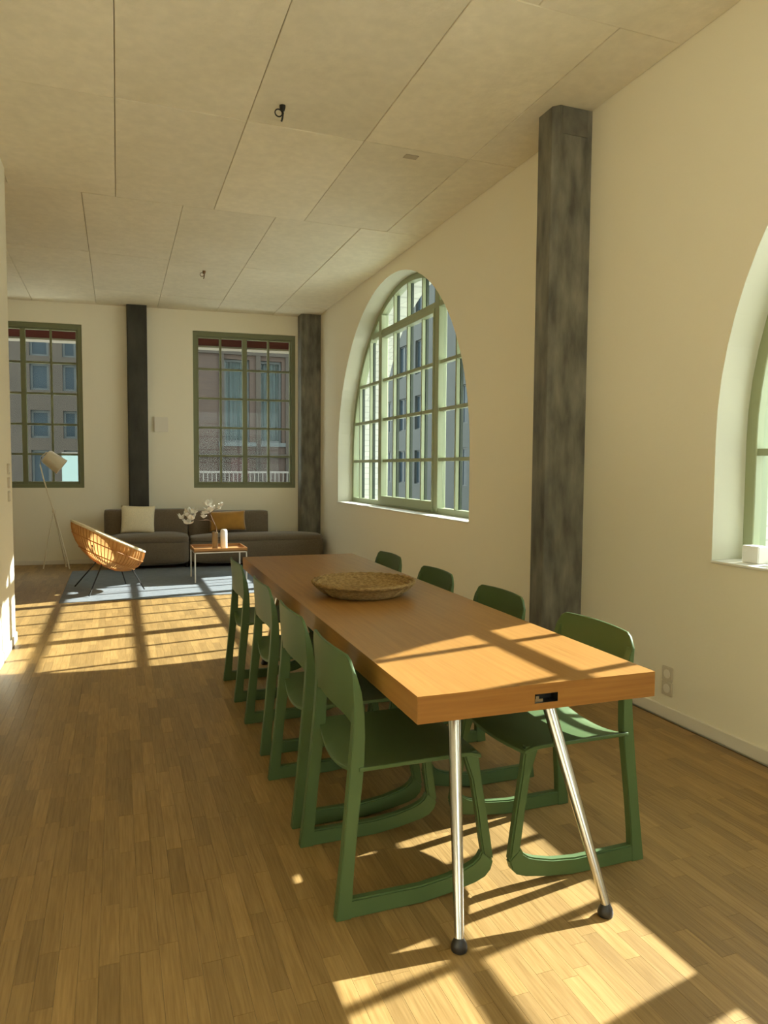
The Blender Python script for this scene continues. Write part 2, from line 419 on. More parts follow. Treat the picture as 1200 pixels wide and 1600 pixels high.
def arch_window(c, name, label):
    root = empty(name, (XG, c, SILL)); tag(root, label, 'window', kind='structure')
    inv = lambda mb: mb.xf(lambda v: (v[0] - XG, v[1] - c, v[2] - SILL))
    X0, X1 = 2.975, 3.045
    n = 48; ri = ARC_R - 0.062
    def outline(r, zb):
        return [(c + r, zb)] + [(c + r * cos(PI * i / n), ARC_Z + r * sin(PI * i / n)) for i in range(n + 1)] + [(c - r, zb)]
    inv(MB().ring(outline(ri, SILL + 0.07), outline(ARC_R + 0.008, SILL), 'x', X0, X1 + 0.02)).build('frame', M['frame'], root, bevel=0.004, seg=1)
    def top(y, r=ri + 0.02): return ARC_Z + math.sqrt(max(0, r * r - (y - c) ** 2))
    for s in (-1, 1):                            # mullions
        y = c + s * 0.815
        inv(MB().box(X0 - 0.012, y - 0.046, SILL + 0.03, X1 + 0.01, y + 0.046, top(abs(s) * (0.815 + 0.046) + c))).build('mullion', M['frame'], root, bevel=0.005, seg=1)
    def zmax_half(z, r=ri + 0.015):
        return math.sqrt(max(0, r * r - max(0, z - ARC_Z) ** 2))
    inv(MB().box(X0 - 0.004, c - zmax_half(2.99), 2.925, X1 + 0.004, c + zmax_half(2.99), 2.99)).build('transom', M['frame'], root, bevel=0.004, seg=1)
    # opening light in the middle with its own stiles
    s_in = [(c - 0.735, SILL + 0.13), (c + 0.735, SILL + 0.13), (c + 0.735, 2.885), (c - 0.735, 2.885)]
    s_out = [(c - 0.768, SILL + 0.035), (c + 0.768, SILL + 0.035), (c + 0.768, 2.925), (c - 0.768, 2.925)]
    inv(MB().ring(s_in, s_out, 'x', X0 - 0.02, X1 - 0.01)).build('sash_frame', M['frame'], root, bevel=0.004, seg=1)
    ys = [c + k * 0.4075 for k in (-4, -3, -1, 0, 1, 3, 4)]
    for y in ys:
        if top(y) - SILL < 0.4: continue
        inv(MB().box(X0 + 0.006, y - 0.013, SILL + 0.04, X0 + 0.040, y + 0.013, top(y))).build('muntin', M['frame'], root)
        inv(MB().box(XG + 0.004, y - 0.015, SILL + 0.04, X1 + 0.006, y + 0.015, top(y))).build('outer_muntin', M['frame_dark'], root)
    for z in ZR[:3]:
        h = zmax_half(z)
        inv(MB().box(X0 + 0.008, c - h, z - 0.017, X1 - 0.008, c + h, z + 0.017)).build('glazing_bar', M['frame'], root)
    # panes
    arc = [(c - ri - 0.01, SILL + 0.04), (c + ri + 0.01, SILL + 0.04)] + [(c + (ri + 0.01) * cos(PI * i / 32), ARC_Z + (ri + 0.01) * sin(PI * i / 32)) for i in range(33)]
    yb = [c + k * 0.4075 for k in range(-5, 6)]
    zb = [SILL + 0.04] + ZR + [3.42]
    for a, b_ in zip(yb[:-1], yb[1:]):
        for p, q in zip(zb[:-1], zb[1:]):
            poly = clip_poly([(a, p), (b_, p), (b_, q), (a, q)], arc)
            if len(poly) < 3: continue
            A = abs(sum(poly[i][0] * poly[(i + 1) % len(poly)][1] - poly[(i + 1) % len(poly)][0] * poly[i][1] for i in range(len(poly)))) / 2
            if A < 0.004: continue
            inv(MB().prism(poly, 'x', XG - 0.003, XG + 0.003)).build('pane', M['glass'], root)
    inv(MB().box(W - 0.012, c - ARC_R + 0.003, SILL - 0.001, X0 + 0.01, c + ARC_R - 0.003, SILL + 0.012)).build('window_sill', M['sill'], root, bevel=0.003, seg=1)
    inv(MB().box(XG + 0.05, c - ARC_R + 0.03, SILL - 0.06, XG + 0.46, c + ARC_R - 0.03, SILL - 0.005)).build('outer_sill', M['rail'], root)
    hd = MB().box(X0 - 0.035, c - 0.79, SILL + 0.03, X0 - 0.012, c - 0.765, SILL + 0.06)
    inv(hd).build('hinge', M['frame'], root)
    return root
arch_window(CENTERS[0], 'window_1', 'arched sage-green window with narrow panes beyond the large pillar')
arch_window(CENTERS[1], 'window_2', 'arched window cut off by the right edge, nearest the camera')

# ------------------------------------------------------------------ back wall with two windows
def grid_wall(mb, xs, zs, holes, y0, y1):
    for i in range(len(xs) - 1):
        for k in range(len(zs) - 1):
            if (i, k) in holes: continue
            mb.box(xs[i], y0, zs[k], xs[i + 1], y1, zs[k + 1])
    return mb
WZ0, WZ1 = 1.05, 3.265
wb = MB(); xs = [-3.5, -1.90, -0.43, 1.02, 2.462, W]
grid_wall(wb, xs, [-0.3, WZ0, WZ1, H + 0.3], {(1, 1), (3, 1)}, D, D + 0.30)
wb.xf(shear); wbo = wb.build('wall_back', M['wall']); tag(wbo, 'cream end wall behind the sofa with two green windows', 'wall', kind='structure')
def rect_window(x0, x1, name, label, WZ0=1.05, WZ1=3.265, D=D, shear=shear, BS=BS):
    cx = (x0 + x1) / 2
    root = empty(name, (cx, D + (cx - W) * BS + 0.03, WZ0)); tag(root, label, 'window', kind='structure')
    org = Vector(root.location)
    def B(mb, nm, m_, bevel=0.003):
        mb.xf(lambda v: Vector(shear(v)) - org); return mb.build(nm, m_, root, bevel=bevel, seg=1)
    ya, yb_ = D + 0.015, D + 0.10
    fo = [(x0, WZ0), (x1, WZ0), (x1, WZ1), (x0, WZ1)]; fi = [(x0 + 0.055, WZ0 + 0.05), (x1 - 0.055, WZ0 + 0.05), (x1 - 0.055, WZ1 - 0.065), (x0 + 0.055, WZ1 - 0.065)]
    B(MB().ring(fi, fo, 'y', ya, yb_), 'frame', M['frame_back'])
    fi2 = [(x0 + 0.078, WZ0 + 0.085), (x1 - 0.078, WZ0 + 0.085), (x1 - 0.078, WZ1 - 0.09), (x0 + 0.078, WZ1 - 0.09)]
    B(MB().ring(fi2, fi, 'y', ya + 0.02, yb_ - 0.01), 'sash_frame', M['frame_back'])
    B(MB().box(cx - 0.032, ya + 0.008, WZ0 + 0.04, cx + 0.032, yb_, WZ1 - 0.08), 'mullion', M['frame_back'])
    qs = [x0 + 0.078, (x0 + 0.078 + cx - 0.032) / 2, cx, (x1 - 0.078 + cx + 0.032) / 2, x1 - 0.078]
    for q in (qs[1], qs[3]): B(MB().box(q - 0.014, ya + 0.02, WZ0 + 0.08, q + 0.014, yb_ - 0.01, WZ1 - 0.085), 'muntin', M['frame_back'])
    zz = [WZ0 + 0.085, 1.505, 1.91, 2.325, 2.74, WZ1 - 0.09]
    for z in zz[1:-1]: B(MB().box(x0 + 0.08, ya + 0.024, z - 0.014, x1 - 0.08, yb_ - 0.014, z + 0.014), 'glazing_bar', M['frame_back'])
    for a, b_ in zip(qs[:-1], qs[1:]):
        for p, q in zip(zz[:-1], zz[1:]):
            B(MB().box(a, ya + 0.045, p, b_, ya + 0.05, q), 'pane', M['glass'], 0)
    B(MB().box(x0 - 0.0, D + 0.10, WZ0 - 0.02, x1, D + 0.36, WZ0), 'outer_sill', M['rail'])
    return root
rect_window(1.02, 2.462, 'window_3', 'green-framed window of twenty panes above the sofa, right of the thin pillar')
rect_window(-1.90, -0.43, 'window_4', 'green-framed window at the far left behind the floor lamp')

# ------------------------------------------------------------------ left partition and closing walls
LW = -0.755; LE = 6.11
wl = MB().box(LW - 0.16, YR - 0.2, -0.3, LW, LE, H + 0.3).build('wall_left', M['wall'], bevel=0.004, seg=1); tag(wl, 'cream left partition wall ending before the living area', 'wall', kind='structure')
w2 = MB().box(-3.5, LE - 0.2, -0.3, LW - 0.16, LE, H + 0.3).build('wall_living_near', M['wall']); tag(w2, 'wall of the living area behind the left partition', 'wall', kind='structure')
w3 = MB().box(-3.5, LE, -0.3, XL, 11.3, H + 0.3).build('wall_far_left', M['wall']); tag(w3, 'outer left wall of the living area', 'wall', kind='structure')
w4 = grid_wall(MB(), [LW - 0.2, -0.30, 2.40, W + 0.3], [-0.3, 0.6, 3.2, H + 0.3], {(1, 1)}, YR - 0.3, YR).build('wall_rear', M['wall']); tag(w4, 'rear wall behind the camera', 'wall', kind='structure')  # opening cut for the added rear window
b1 = MB().box(W - 0.014, YR, 0, W, 3.83, 0.067).box(W - 0.014, 4.05, 0, W, 10.08, 0.067).build('baseboard_right', M['trim'], bevel=0.003, seg=1); tag(b1, 'low cream baseboard along the right wall', 'baseboard', kind='structure')
b2 = MB().box(LW, YR, 0, LW + 0.012, LE, 0.067).build('baseboard_left', M['trim'], bevel=0.003, seg=1); tag(b2, 'white baseboard at the foot of the left partition', 'baseboard', kind='structure')
b3 = MB().box(-3.3, D - 0.014, 0, 0.13, D, 0.06).xf(shear).build('baseboard_back', M['trim'], bevel=0.003, seg=1); tag(b3, 'low cream baseboard on the end wall left of the sofa', 'baseboard', kind='structure')

rect_window(-0.30, 2.40, 'added_rear_window', 'wide unseen window added behind the camera to brighten the upper walls and ceiling', 0.6, 3.2, YR - 0.14, lambda v: v, 0)  # unseen, added to let skylight in from behind onto upper walls and ceiling

# ------------------------------------------------------------------ pillars
def pillar(x0, y0, x1, y1, label, cham=0.02, sk=False, m_='pillar'):
    mb = MB(); c = cham
    poly = [(x0 + c, y0), (x1, y0), (x1, y1), (x0 + c, y1), (x0, y1 - c), (x0, y0 + c)]
    mb.prism(poly, 'z', 0.0, H + 0.02)
    if sk: mb.xf(shear)
    o = mb.build('pillar', M[m_]); return tag(o, label, 'pillar', kind='structure')
p1 = pillar(2.511, 3.83, W + 0.001, 4.05, 'large stained concrete pillar on the right wall between the arched windows', 0.035)
# steel shoe plate and filled pocket at the head, as cast into the pillar
MB().box(2.56, 3.826, 3.38, 2.74, 3.832, 3.54).build('head_plate', M['patch'], p1)
p2 = pillar(0.145, D - 0.14, 0.405, D + 0.001, 'thin dark pillar on the end wall between the two windows', 0.015, True, 'pillar_dark')
p3 = pillar(2.495, D - 0.22, W - 0.002, D + 0.001, 'dark stained pillar in the far right corner behind the sofa', 0.015, True, 'pillar')

# ------------------------------------------------------------------ wall fittings
o = MB().box(0.49, D - 0.035, 1.835, 0.675, D - 0.001, 2.04).xf(shear).build('wall_box', M['trim'], bevel=0.006); tag(o, 'square white box mounted on the end wall left of the window', 'control box')
def socket(y, z, label, grp):
    r = empty('wall_socket', (W, y, z)); tag(r, label, 'socket')
    MB().box(-0.010, -0.04, -0.04, -0.0005, 0.04, 0.04).build('plate', M['socket'], r, bevel=0.004)
    pr = [(0.024 * cos(2 * PI * k / 16), 0.024 * sin(2 * PI * k / 16)) for k in range(16)]
    MB().prism(pr, 'x', -0.0115, -0.0095).build('socket_face', M['trim'], r)
    return r
socket(3.04, 0.245, 'upper cream wall socket on the right wall beyond the table corner', None)
socket(3.04, 0.165, 'lower cream wall socket on the right wall beyond the table corner', None)
for k, z in enumerate((1.32, 1.22, 1.12)):
    r = empty('light_switch', (LW, 5.9, z)); tag(r, ('top', 'middle', 'bottom')[k] + ' switch of the column of three on the left partition edge', 'switch', 'switches on the left partition')
    MB().box(0.0005, -0.04, -0.04, 0.010, 0.04, 0.04).build('plate', M['socket'], r, bevel=0.003)
    MB().box(0.009, -0.025, -0.025, 0.014, 0.025, 0.025).build('rocker', M['trim'], r, bevel=0.002)

# ceiling outlets: hook with a loop of cable
def ceiling_outlet(x, y, label, s=1.0, dark=True):
    r = empty('ceiling_outlet', (x, y, H)); tag(r, label, 'lamp hook', 'bare lamp outlets on the ceiling')
    mm = M['dark_metal'] if dark else M['floor_base']
    MB().lathe([(0.022 * s, -0.0), (0.022 * s, -0.012), (0.016 * s, -0.03), (0.004, -0.034)], 16).build('ceiling_cup', mm, r, smooth=True)
    MB().tube([(0, 0, -0.02), (0.004, 0, -0.05 * s), (0.0, 0, -0.085 * s), (-0.006, 0, -0.11 * s)], 0.007 * s, 8).build('cable', mm, r, smooth=True)
    MB().tube([(-0.028 * s + 0.026 * s * cos(t), 0, -0.055 * s + 0.026 * s * sin(t)) for t in [2 * PI * k / 14 for k in range(14)]], 0.005 * s, 6, closed=True).build('cable_loop', mm, r, smooth=True)
ceiling_outlet(0.975, 4.45, 'dark cable hook hanging from the ceiling nearest the camera', 0.85)
ceiling_outlet(0.944, 8.40, 'small faint cable hook on the ceiling above the living area', 0.8, False)
o = MB().box(1.93, 4.80, H - 0.004, 2.03, 4.86, H + 0.0015).build('ceiling_cover', M['slab'], bevel=0.002, seg=1); tag(o, 'small flush cover plate on the ceiling panel near the right wall', 'cover plate')

# ------------------------------------------------------------------ dining table
TX0, TX1, TY0, TY1, TZ, TT = 0.734, 1.501, 1.710, 4.830, 0.74, 0.075
TROT = -0.0157
table = empty('dining_table', ((TX0), TY0, 0), TROT)
tag(table, 'long oak dining table with a thick top on metal legs', 'table')
TWd, TLn = TX1 - TX0, TY1 - TY0
def table_top():
    mb = MB(); z0, z1 = TZ - TT, TZ; w, l = TWd, TLn
    xs = [0, 0.355, 0.430, w]; zs = [z0, z0 + 0.020, z0 + 0.046, z1]; d = 0.035
    vs = [(x_, 0, z_) for z_ in zs for x_ in xs]; fs = []
    for k in range(3):
        for i in range(3):
            if i == 1 and k == 1: continue
            a = k * 4 + i; fs.append((a, a + 1, a + 5, a + 4))
    r0 = [5, 6, 10, 9]; n0 = len(vs)
    vs += [(vs[i][0], d, vs[i][2]) for i in r0]
    for q in range(4): fs.append((r0[q], r0[(q + 1) % 4], n0 + (q + 1) % 4, n0 + q))
    fs.append((n0, n0 + 1, n0 + 2, n0 + 3))
    b0 = len(vs); vs += [(0, l, z0), (w, l, z0), (w, l, z1), (0, l, z1)]
    fs += [(b0, b0 + 3, b0 + 2, b0 + 1), (0, 1, 2, 3, b0 + 1, b0), (12, 13, 14, 15, b0 + 2, b0 + 3), (0, 4, 8, 12, b0 + 3, b0), (3, 7, 11, 15, b0 + 2, b0 + 1)]
    mb.add(vs, fs); return mb
tt = table_top().build('tabletop', M['oak'], table)
tt.data.materials.append(M['oak_end']); tt.data.materials.append(M['black'])
for p in tt.data.polygons:
    if abs(p.normal.y) > 0.9 and (p.center.y < 0.01 or p.center.y > TLn - 0.01): p.material_index = 1
    elif 0.001 < p.center.y < 0.05: p.material_index = 2
MB().box(0.36, 0.006, TZ - TT + 0.021, 0.385, 0.034, TZ - TT + 0.030).box(0.362, 0.006, TZ - TT + 0.03, 0.372, 0.03, TZ - TT + 0.038).build('cable_clip', M['steel'], table)
def table_leg(sx, end):
    cx = TWd / 2; y_f, y_t = (0.02, 0.265) if end == 0 else (TLn - 0.02, TLn - 0.265)
    a = Vector((cx + sx * 0.155, y_t, TZ - TT)); b_ = Vector((cx + sx * 0.243, y_f, 0.035))
    leg = MB().tube([a, a.lerp(b_, 0.5), b_], [0.0205, 0.0185, 0.0135], 20).build('leg', M['steel'], table, smooth=True)
    MB().lathe([(0.011, 0.042), (0.015, 0.034), (0.021, 0.022), (0.0235, 0.010), (0.0225, 0.002), (0.012, 0.0)], 20, b_.x, b_.y).build('rubber_foot', M['black'], leg, smooth=True)
    MB().box(a.x - 0.05, a.y - 0.05, TZ - TT - 0.006, a.x + 0.05, a.y + 0.05, TZ - TT).build('mounting_plate', M['dark_metal'], leg)
for e in (0, 1):
    for s in (-1, 1): table_leg(s, e)

# bowl -----------------------------------------------------------------
bowl = empty('seagrass_bowl', (1.095, 3.22, TZ)); tag(bowl, 'shallow round woven seagrass bowl in the middle of the table', 'bowl')
NB = 96
def bowl_shell():
    mb = MB(); prof = []
    out_ = [(0.165, 0.000), (0.188, 0.012), (0.208, 0.028), (0.226, 0.044), (0.240, 0.058)]
    rows_ = 9
    for i in range(rows_ + 1):                       # coil ridges on the outside
        t = i / rows_; k = t * 4; a = int(min(3, k)); f = k - a
        r = out_[a][0] * (1 - f) + out_[a + 1][0] * f; z = out_[a][1] * (1 - f) + out_[a + 1][1] * f
        prof.append((r, z)); 
        if i < rows_: prof.append((r + 0.010, z + 0.004))
    inn = [(0.232, 0.060), (0.21, 0.046), (0.18, 0.034), (0.15, 0.028), (0.12, 0.024), (0.09, 0.022), (0.06, 0.020), (0.03, 0.019), (0.006, 0.019)]
    for i, (r, z) in enumerate(inn):
        prof.append((r, z))
        if i < len(inn) - 1: prof.append((r - 0.012, z + 0.004))
    mb.lathe([(0.005, 0.0)] + prof, NB)
    mb.xf(lambda v: (v[0], v[1], v[2] + (0.0018 * sin(math.atan2(v[1], v[0]) * 24) if v[2] > 0.004 else 0)))
    return mb
bowl_shell().build('bowl_body', M['sgrass'], bowl, smooth=True)
rim = []
for k in range(NB):
    th = 2 * PI * k / NB; rim.append((0.240 * cos(th), 0.240 * sin(th), 0.064 + 0.0022 * sin(th * 30)))
MB().tube(rim, [0.0085 + 0.0010 * sin(k * 2.1) for k in range(NB)], 8, closed=True).build('rim', M['sgrass'], bowl, smooth=True)
def raf(r_, z_): return [(r_ * cos(2 * PI * k / 48), r_ * sin(2 * PI * k / 48), z_) for k in range(48)]

# ------------------------------------------------------------------ chairs
def chair_proto():
    root = empty('dining_chair')
    ox = -0.2775
    rear_o = [(0.0, 0.0), (0.012, 0.10), (0.024, 0.20), (0.035, 0.31), (0.044, 0.40), (0.051, 0.47), (0.057, 0.54), (0.061, 0.61), (0.061, 0.68), (0.061, 0.742)]
    rear_i = [(0.052, 0.0), (0.057, 0.10), (0.066, 0.20), (0.078, 0.31), (0.089, 0.40), (0.096, 0.47), (0.098, 0.54), (0.096, 0.61), (0.086, 0.68), (0.066, 0.742)]
    skid = [(0.004, 0.0006), (0.30, 0.0006), (0.40, 0.012), (0.49, 0.028), (0.525, 0.040), (0.546, 0.060), (0.556, 0.09)]
    skid_i = [(0.004, 0.058), (0.29, 0.056), (0.385, 0.066), (0.452, 0.082), (0.480, 0.092), (0.500, 0.106), (0.513, 0.128)]
    front_o = [(0.556, 0.088), (0.545, 0.16), (0.528, 0.26), (0.510, 0.36), (0.497, 0.452)]
    front_i = [(0.516, 0.113), (0.507, 0.16), (0.492, 0.26), (0.474, 0.36), (0.440, 0.452)]
    sh = lambda L: [(a + ox, b_) for a, b_ in L]
    for s in (-1, 1):
        y0, y1 = sorted((s * 0.205, s * 0.236))
        # legs cant inwards a little towards the top
        def cant(v): return (v[0], v[1] - s * 0.012 * min(1, v[2] / 0.45) , v[2])
        MB().ring(sh(rear_i), sh(rear_o), 'y', y0, y1, closed=False).xf(cant).build('rear_leg', M['green'], root, smooth=True, bevel=0.006)
        MB().ring(sh(skid_i), sh(skid), 'y', y0 + 0.0012, y1 - 0.0012, closed=False).xf(cant).build('skid', M['green'], root, smooth=True, bevel=0.005)
        MB().ring(sh(front_i), sh(front_o), 'y', y0, y1, closed=False).xf(cant).build('front_leg', M['green'], root, smooth=True, bevel=0.006)
        MB().box(ox + 0.036, y0 + 0.008, 0.262, ox + 0.054, y1 - 0.010, 0.278).build('rubber_stop', M['black'], root)
    # seat
    def seat(u, v):
        y = (u - 0.5) * 0.462; x = 0.078 + v * 0.425
        e = 1 - (2 * abs(u - 0.5)) ** 2
        z = 0.456 - 0.016 * e * (1 - 0.45 * v) - 0.030 * max(0, 0.30 - v) / 0.30 * e * 1.0
        if v > 0.85: z -= 0.012 * ((v - 0.85) / 0.15) ** 2
        x2 = x + 0.018 * e * max(0, v - 0.7) / 0.3 - 0.022 * e * max(0, 0.3 - v) / 0.3
        return (x2 + ox, y, z)
    MB().grid(14, 12, seat, lambda u, v: (0, 0, -0.013)).build('seat', M['green'], root, smooth=True, bevel=0.002, seg=1)
    # backrest: wraps between the uprights, lower edge arched
    def back(u, v):
        t = 2 * (u - 0.5); e = 1 - t * t; q_ = abs(t) ** 5
        zt = 0.790 - 0.006 * t * t - 0.045 * max(0, (abs(t) - 0.80) / 0.20) ** 2
        zb = 0.560 + 0.035 * (1 - t ** 4)
        z = zb + (zt - zb) * v
        k = (z - 0.56) / 0.23
        x = 0.076 - 0.022 * k - 0.026 * e + (0.061 - 0.076 + 0.010 * k) * q_ * 0.6
        return (x + ox, t * 0.2238, z)
    def bth(u, v):
        t = 2 * abs(u - 0.5); k = 0.011 + 0.017 * max(0, (t - 0.80) / 0.20) * (1 - v) ** 0.7
        return (k, 0, 0.0005)
    MB().grid(20, 10, back, bth).build('backrest', M['green'], root, smooth=True, bevel=0.002, seg=1)
    return root
proto = chair_proto()
for ch in proto.children:
    for v in ch.data.vertices: v.co.x *= 0.95
spots = [  # x centre, y centre, rotation, label
    (0.849, 2.195, 0.0, 'green plastic chair nearest the camera on the left side of the table'),
    (0.852, 2.775, 0.0, 'second nearest green chair on the left side of the table'),
    (0.868, 3.49, 0.0, 'third green chair from the camera on the left side of the table'),
    (0.870, 4.30, 0.0, 'farthest green chair on the left side of the table, before the rug'),
    (1.421, 2.170, PI, 'green chair at the right front corner of the table, its seat catching sun'),
    (1.425, 2.87, PI, 'green chair on the wall side whose back shows in front of the large pillar'),
    (1.430, 3.58, PI, 'green chair on the wall side beside the woven bowl, third from the camera'),
    (1.440, 4.34, PI, 'farthest green chair on the wall side of the table, only its back top showing'),
]
for i, (x, y, rz, lab) in enumerate(spots):
    o = proto if i == 0 else copy_tree(proto)
    o.location = (x, y, 0); o.rotation_euler = (0, 0, rz); tag(o, lab, 'chair', 'green chairs around the dining table')

# ------------------------------------------------------------------ rug
rug = MB().box(-0.56, 7.62, 0.0002, 2.3, 9.9, 0.008).build('rug', M['rug'], bevel=0.003, seg=1)
tag(rug, 'blue-grey flat woven rug under the coffee table', 'rug')

# ------------------------------------------------------------------ soft boxes
def soft_box(mb_args, name, material, parent, infl=0.02, lv=2, bulge=(0, 0, 0), n=6):
    x0, y0, z0, x1, y1, z1 = mb_args
    bm = bmesh.new(); bmesh.ops.create_cube(bm, size=2)
    bmesh.ops.subdivide_edges(bm, edges=bm.edges[:], cuts=n, use_grid_fill=True)
    hx, hy, hz = (x1 - x0) / 2, (y1 - y0) / 2, (z1 - z0) / 2; cx, cy, cz = (x0 + x1) / 2, (y0 + y1) / 2, (z0 + z1) / 2
    rr = infl
    for v in bm.verts:
        p = Vector(v.co); q = [p[0] * hx, p[1] * hy, p[2] * hz]
        a, b_, c_ = p
        bx = (1 - b_ * b_) * (1 - c_ * c_); by = (1 - a * a) * (1 - c_ * c_); bz = (1 - a ** 4) * (1 - b_ ** 4)
        q[0] += bulge[0] * bx * a; q[1] += bulge[1] * by * b_; q[2] += bulge[2] * bz * c_
        # rounded edges
        for i, (s_, h_) in enumerate(((a, hx), (b_, hy), (c_, hz))):
            pass
        cl = [max(-h_ + rr, min(h_ - rr, q_)) for q_, h_ in zip(q, (hx, hy, hz))]
        d_ = Vector([q_ - c__ for q_, c__ in zip(q, cl)])
        if sum(1 for t_ in d_ if abs(t_) > 1e-6) > 1:
            d_ = d_.normalized() * min(d_.length, rr); q = [c__ + t_ for c__, t_ in zip(cl, d_)]
        v.co = (cx + q[0], cy + q[1], cz + q[2])
    me = bpy.data.meshes.new(name); bm.to_mesh(me); bm.free(); me.materials.append(material)
    for p in me.polygons: p.use_smooth = True
    o = bpy.data.objects.new(name, me); C.collection.objects.link(o)
    if parent: o.parent = parent
    if lv:
        md = o.modifiers.new('subdivision', 'SUBSURF'); md.levels = md.render_levels = 1
    return o
# sofa: three bases in a row, two with backs, the right one open
SY = D + (1.2 - W) * BS                              # wall line at the sofa
sofa = empty('sofa', (1.18, 9.75, 0), 0); tag(sofa, 'long low grey-brown modular sofa along the end wall', 'sofa')
sofa.rotation_euler = (0, 0, -0.045)
def S(x0, y0, z0, x1, y1, z1): return (x0 - 1.18, y0 - 9.75, z0, x1 - 1.18, y1 - 9.75, z1)
soft_box(S(-0.17, 9.72, 0.055, 0.885, 10.42, 0.40), 'base', M['sofa'], sofa, 0.06, bulge=(0, 0.02, 0.02))
soft_box(S(0.89, 9.72, 0.055, 2.70, 10.13, 0.40), 'base', M['sofa'], sofa, 0.06, bulge=(0, 0.02, 0.02))
soft_box(S(-0.12, 9.71, 0.33, 0.88, 10.28, 0.445), 'seat_cushion', M['sofa'], sofa, 0.05, bulge=(0, 0.02, 0.025))
soft_box(S(0.895, 9.71, 0.33, 2.69, 10.13, 0.430), 'seat_cushion', M['sofa'], sofa, 0.05, bulge=(0, 0.02, 0.02))
soft_box(S(-0.20, 10.17, 0.10, 0.885, 10.42, 0.765), 'backrest', M['sofa'], sofa, 0.025, lv=0, n=10, bulge=(0, 0.01, 0.0))
soft_box(S(0.89, 10.15, 0.10, 1.985, 10.38, 0.735), 'backrest', M['sofa'], sofa, 0.025, lv=0, n=10, bulge=(0, 0.01, 0.0))
for px_, py_ in ((-0.1, 9.85), (-0.1, 10.3), (0.85, 9.85), (0.95, 10.28), (1.9, 9.85), (1.9, 10.28), (2.55, 9.75), (2.55, 10.0)):
    MB().lathe([(0.02, 0.0085), (0.02, 0.075)], 12, px_ - 1.18, py_ - 9.75).build('foot', M['black'], sofa)
def cushion(cx, cy, cz, w, h, t, tilt, rz, name, material, label, roll=0):
    def fn(u, v):
        a, b_ = 2 * u - 1, 2 * v - 1
        k = (1 - a * a) * (1 - b_ * b_)
        pin = 1 - 0.05 * (1 - a * a) * abs(b_) ** 3, 1 - 0.05 * (1 - b_ * b_) * abs(a) ** 3
        return (a * w / 2 * pin[1], -0.5 * t * math.sqrt(max(0, k)), b_ * h / 2 * pin[0])
    mb = MB().grid(16, 16, fn); mb2 = MB().grid(16, 16, lambda u, v: (fn(u, v)[0], -fn(u, v)[1], fn(u, v)[2]))
    mb.add(mb2.v, mb2.f)
    o = mb.build(name, material, smooth=True)
    bm = bmesh.new(); bm.from_mesh(o.data); bmesh.ops.remove_doubles(bm, verts=bm.verts, dist=0.0005); bmesh.ops.recalc_face_normals(bm, faces=bm.faces); bm.to_mesh(o.data); bm.free()
    for p in o.data.polygons: p.use_smooth = True
    o.location = (cx, cy, cz); o.rotation_euler = (tilt, roll, rz); return tag(o, label, 'cushion')
cushion(0.245, 10.03, 0.645, 0.43, 0.37, 0.13, -0.24, -0.05, 'throw_pillow', M['cream'], 'square cream cushion on the left end of the sofa', roll=0.03)
cushion(1.415, 10.02, 0.605, 0.50, 0.28, 0.12, -0.28, -0.05, 'throw_pillow', M['mustard'], 'mustard brown cushion behind the vases on the sofa', roll=-0.03)

# ------------------------------------------------------------------ coffee table with tray top
CX0, CX1, CY0, CY1, CZ = 0.815, 1.425, 8.45, 8.98, 0.352
ct = empty('coffee_table', ((CX0 + CX1) / 2, (CY0 + CY1) / 2, 0.008)); tag(ct, 'small coffee table with an oak tray top on a white wire frame', 'coffee table')
ax, ay = (CX1 - CX0) / 2, (CY1 - CY0) / 2
MB().box(-ax, -ay, CZ, ax, ay, CZ + 0.012).build('tray_base', M['tray'], ct)
MB().ring([(-ax + 0.015, -ay + 0.015), (ax - 0.015, -ay + 0.015), (ax - 0.015, ay - 0.015), (-ax + 0.015, ay - 0.015)], [(-ax, -ay), (ax, -ay), (ax, ay), (-ax, ay)], 'z', CZ + 0.0, CZ + 0.042).build('tray_rim', M['tray'], ct, bevel=0.003)
q = 0.007
for sx in (-1, 1):
    for sy in (-1, 1):
        X_, Y_ = sx * (ax - 0.01), sy * (ay - 0.01)
        MB().box(X_ - q, Y_ - q, 0, X_ + q, Y_ + q, CZ).build('leg', M['white_metal'], ct)
MB().ring([(-ax + 0.017, -ay + 0.017), (ax - 0.017, -ay + 0.017), (ax - 0.017, ay - 0.017), (-ax + 0.017, ay - 0.017)], [(-ax + 0.003, -ay + 0.003), (ax - 0.003, -ay + 0.003), (ax - 0.003, ay - 0.003), (-ax + 0.003, ay - 0.003)], 'z', CZ - 0.014, CZ).build('top_frame', M['white_metal'], ct)
zt_ = 0.008 + CZ + 0.012
v1 = MB().lathe([(0.030, 0), (0.034, 0.01), (0.034, 0.19), (0.031, 0.205), (0.027, 0.205), (0.027, 0.02), (0.004, 0.015)], 24).build('amber_vase', M['smoke'], smooth=True)
v1.location = (1.075, 8.66, zt_); tag(v1, 'smoky amber cylinder vase holding the branch on the coffee table', 'vase')
v2 = MB().lathe([(0.036, 0), (0.040, 0.01), (0.040, 0.215), (0.034, 0.232), (0.024, 0.238), (0.020, 0.232), (0.022, 0.03), (0.004, 0.025)], 24).build('white_vase', M['ceramic'], smooth=True)
v2.location = (1.175, 8.62, zt_); tag(v2, 'slim white ceramic vase right of the amber one', 'vase')
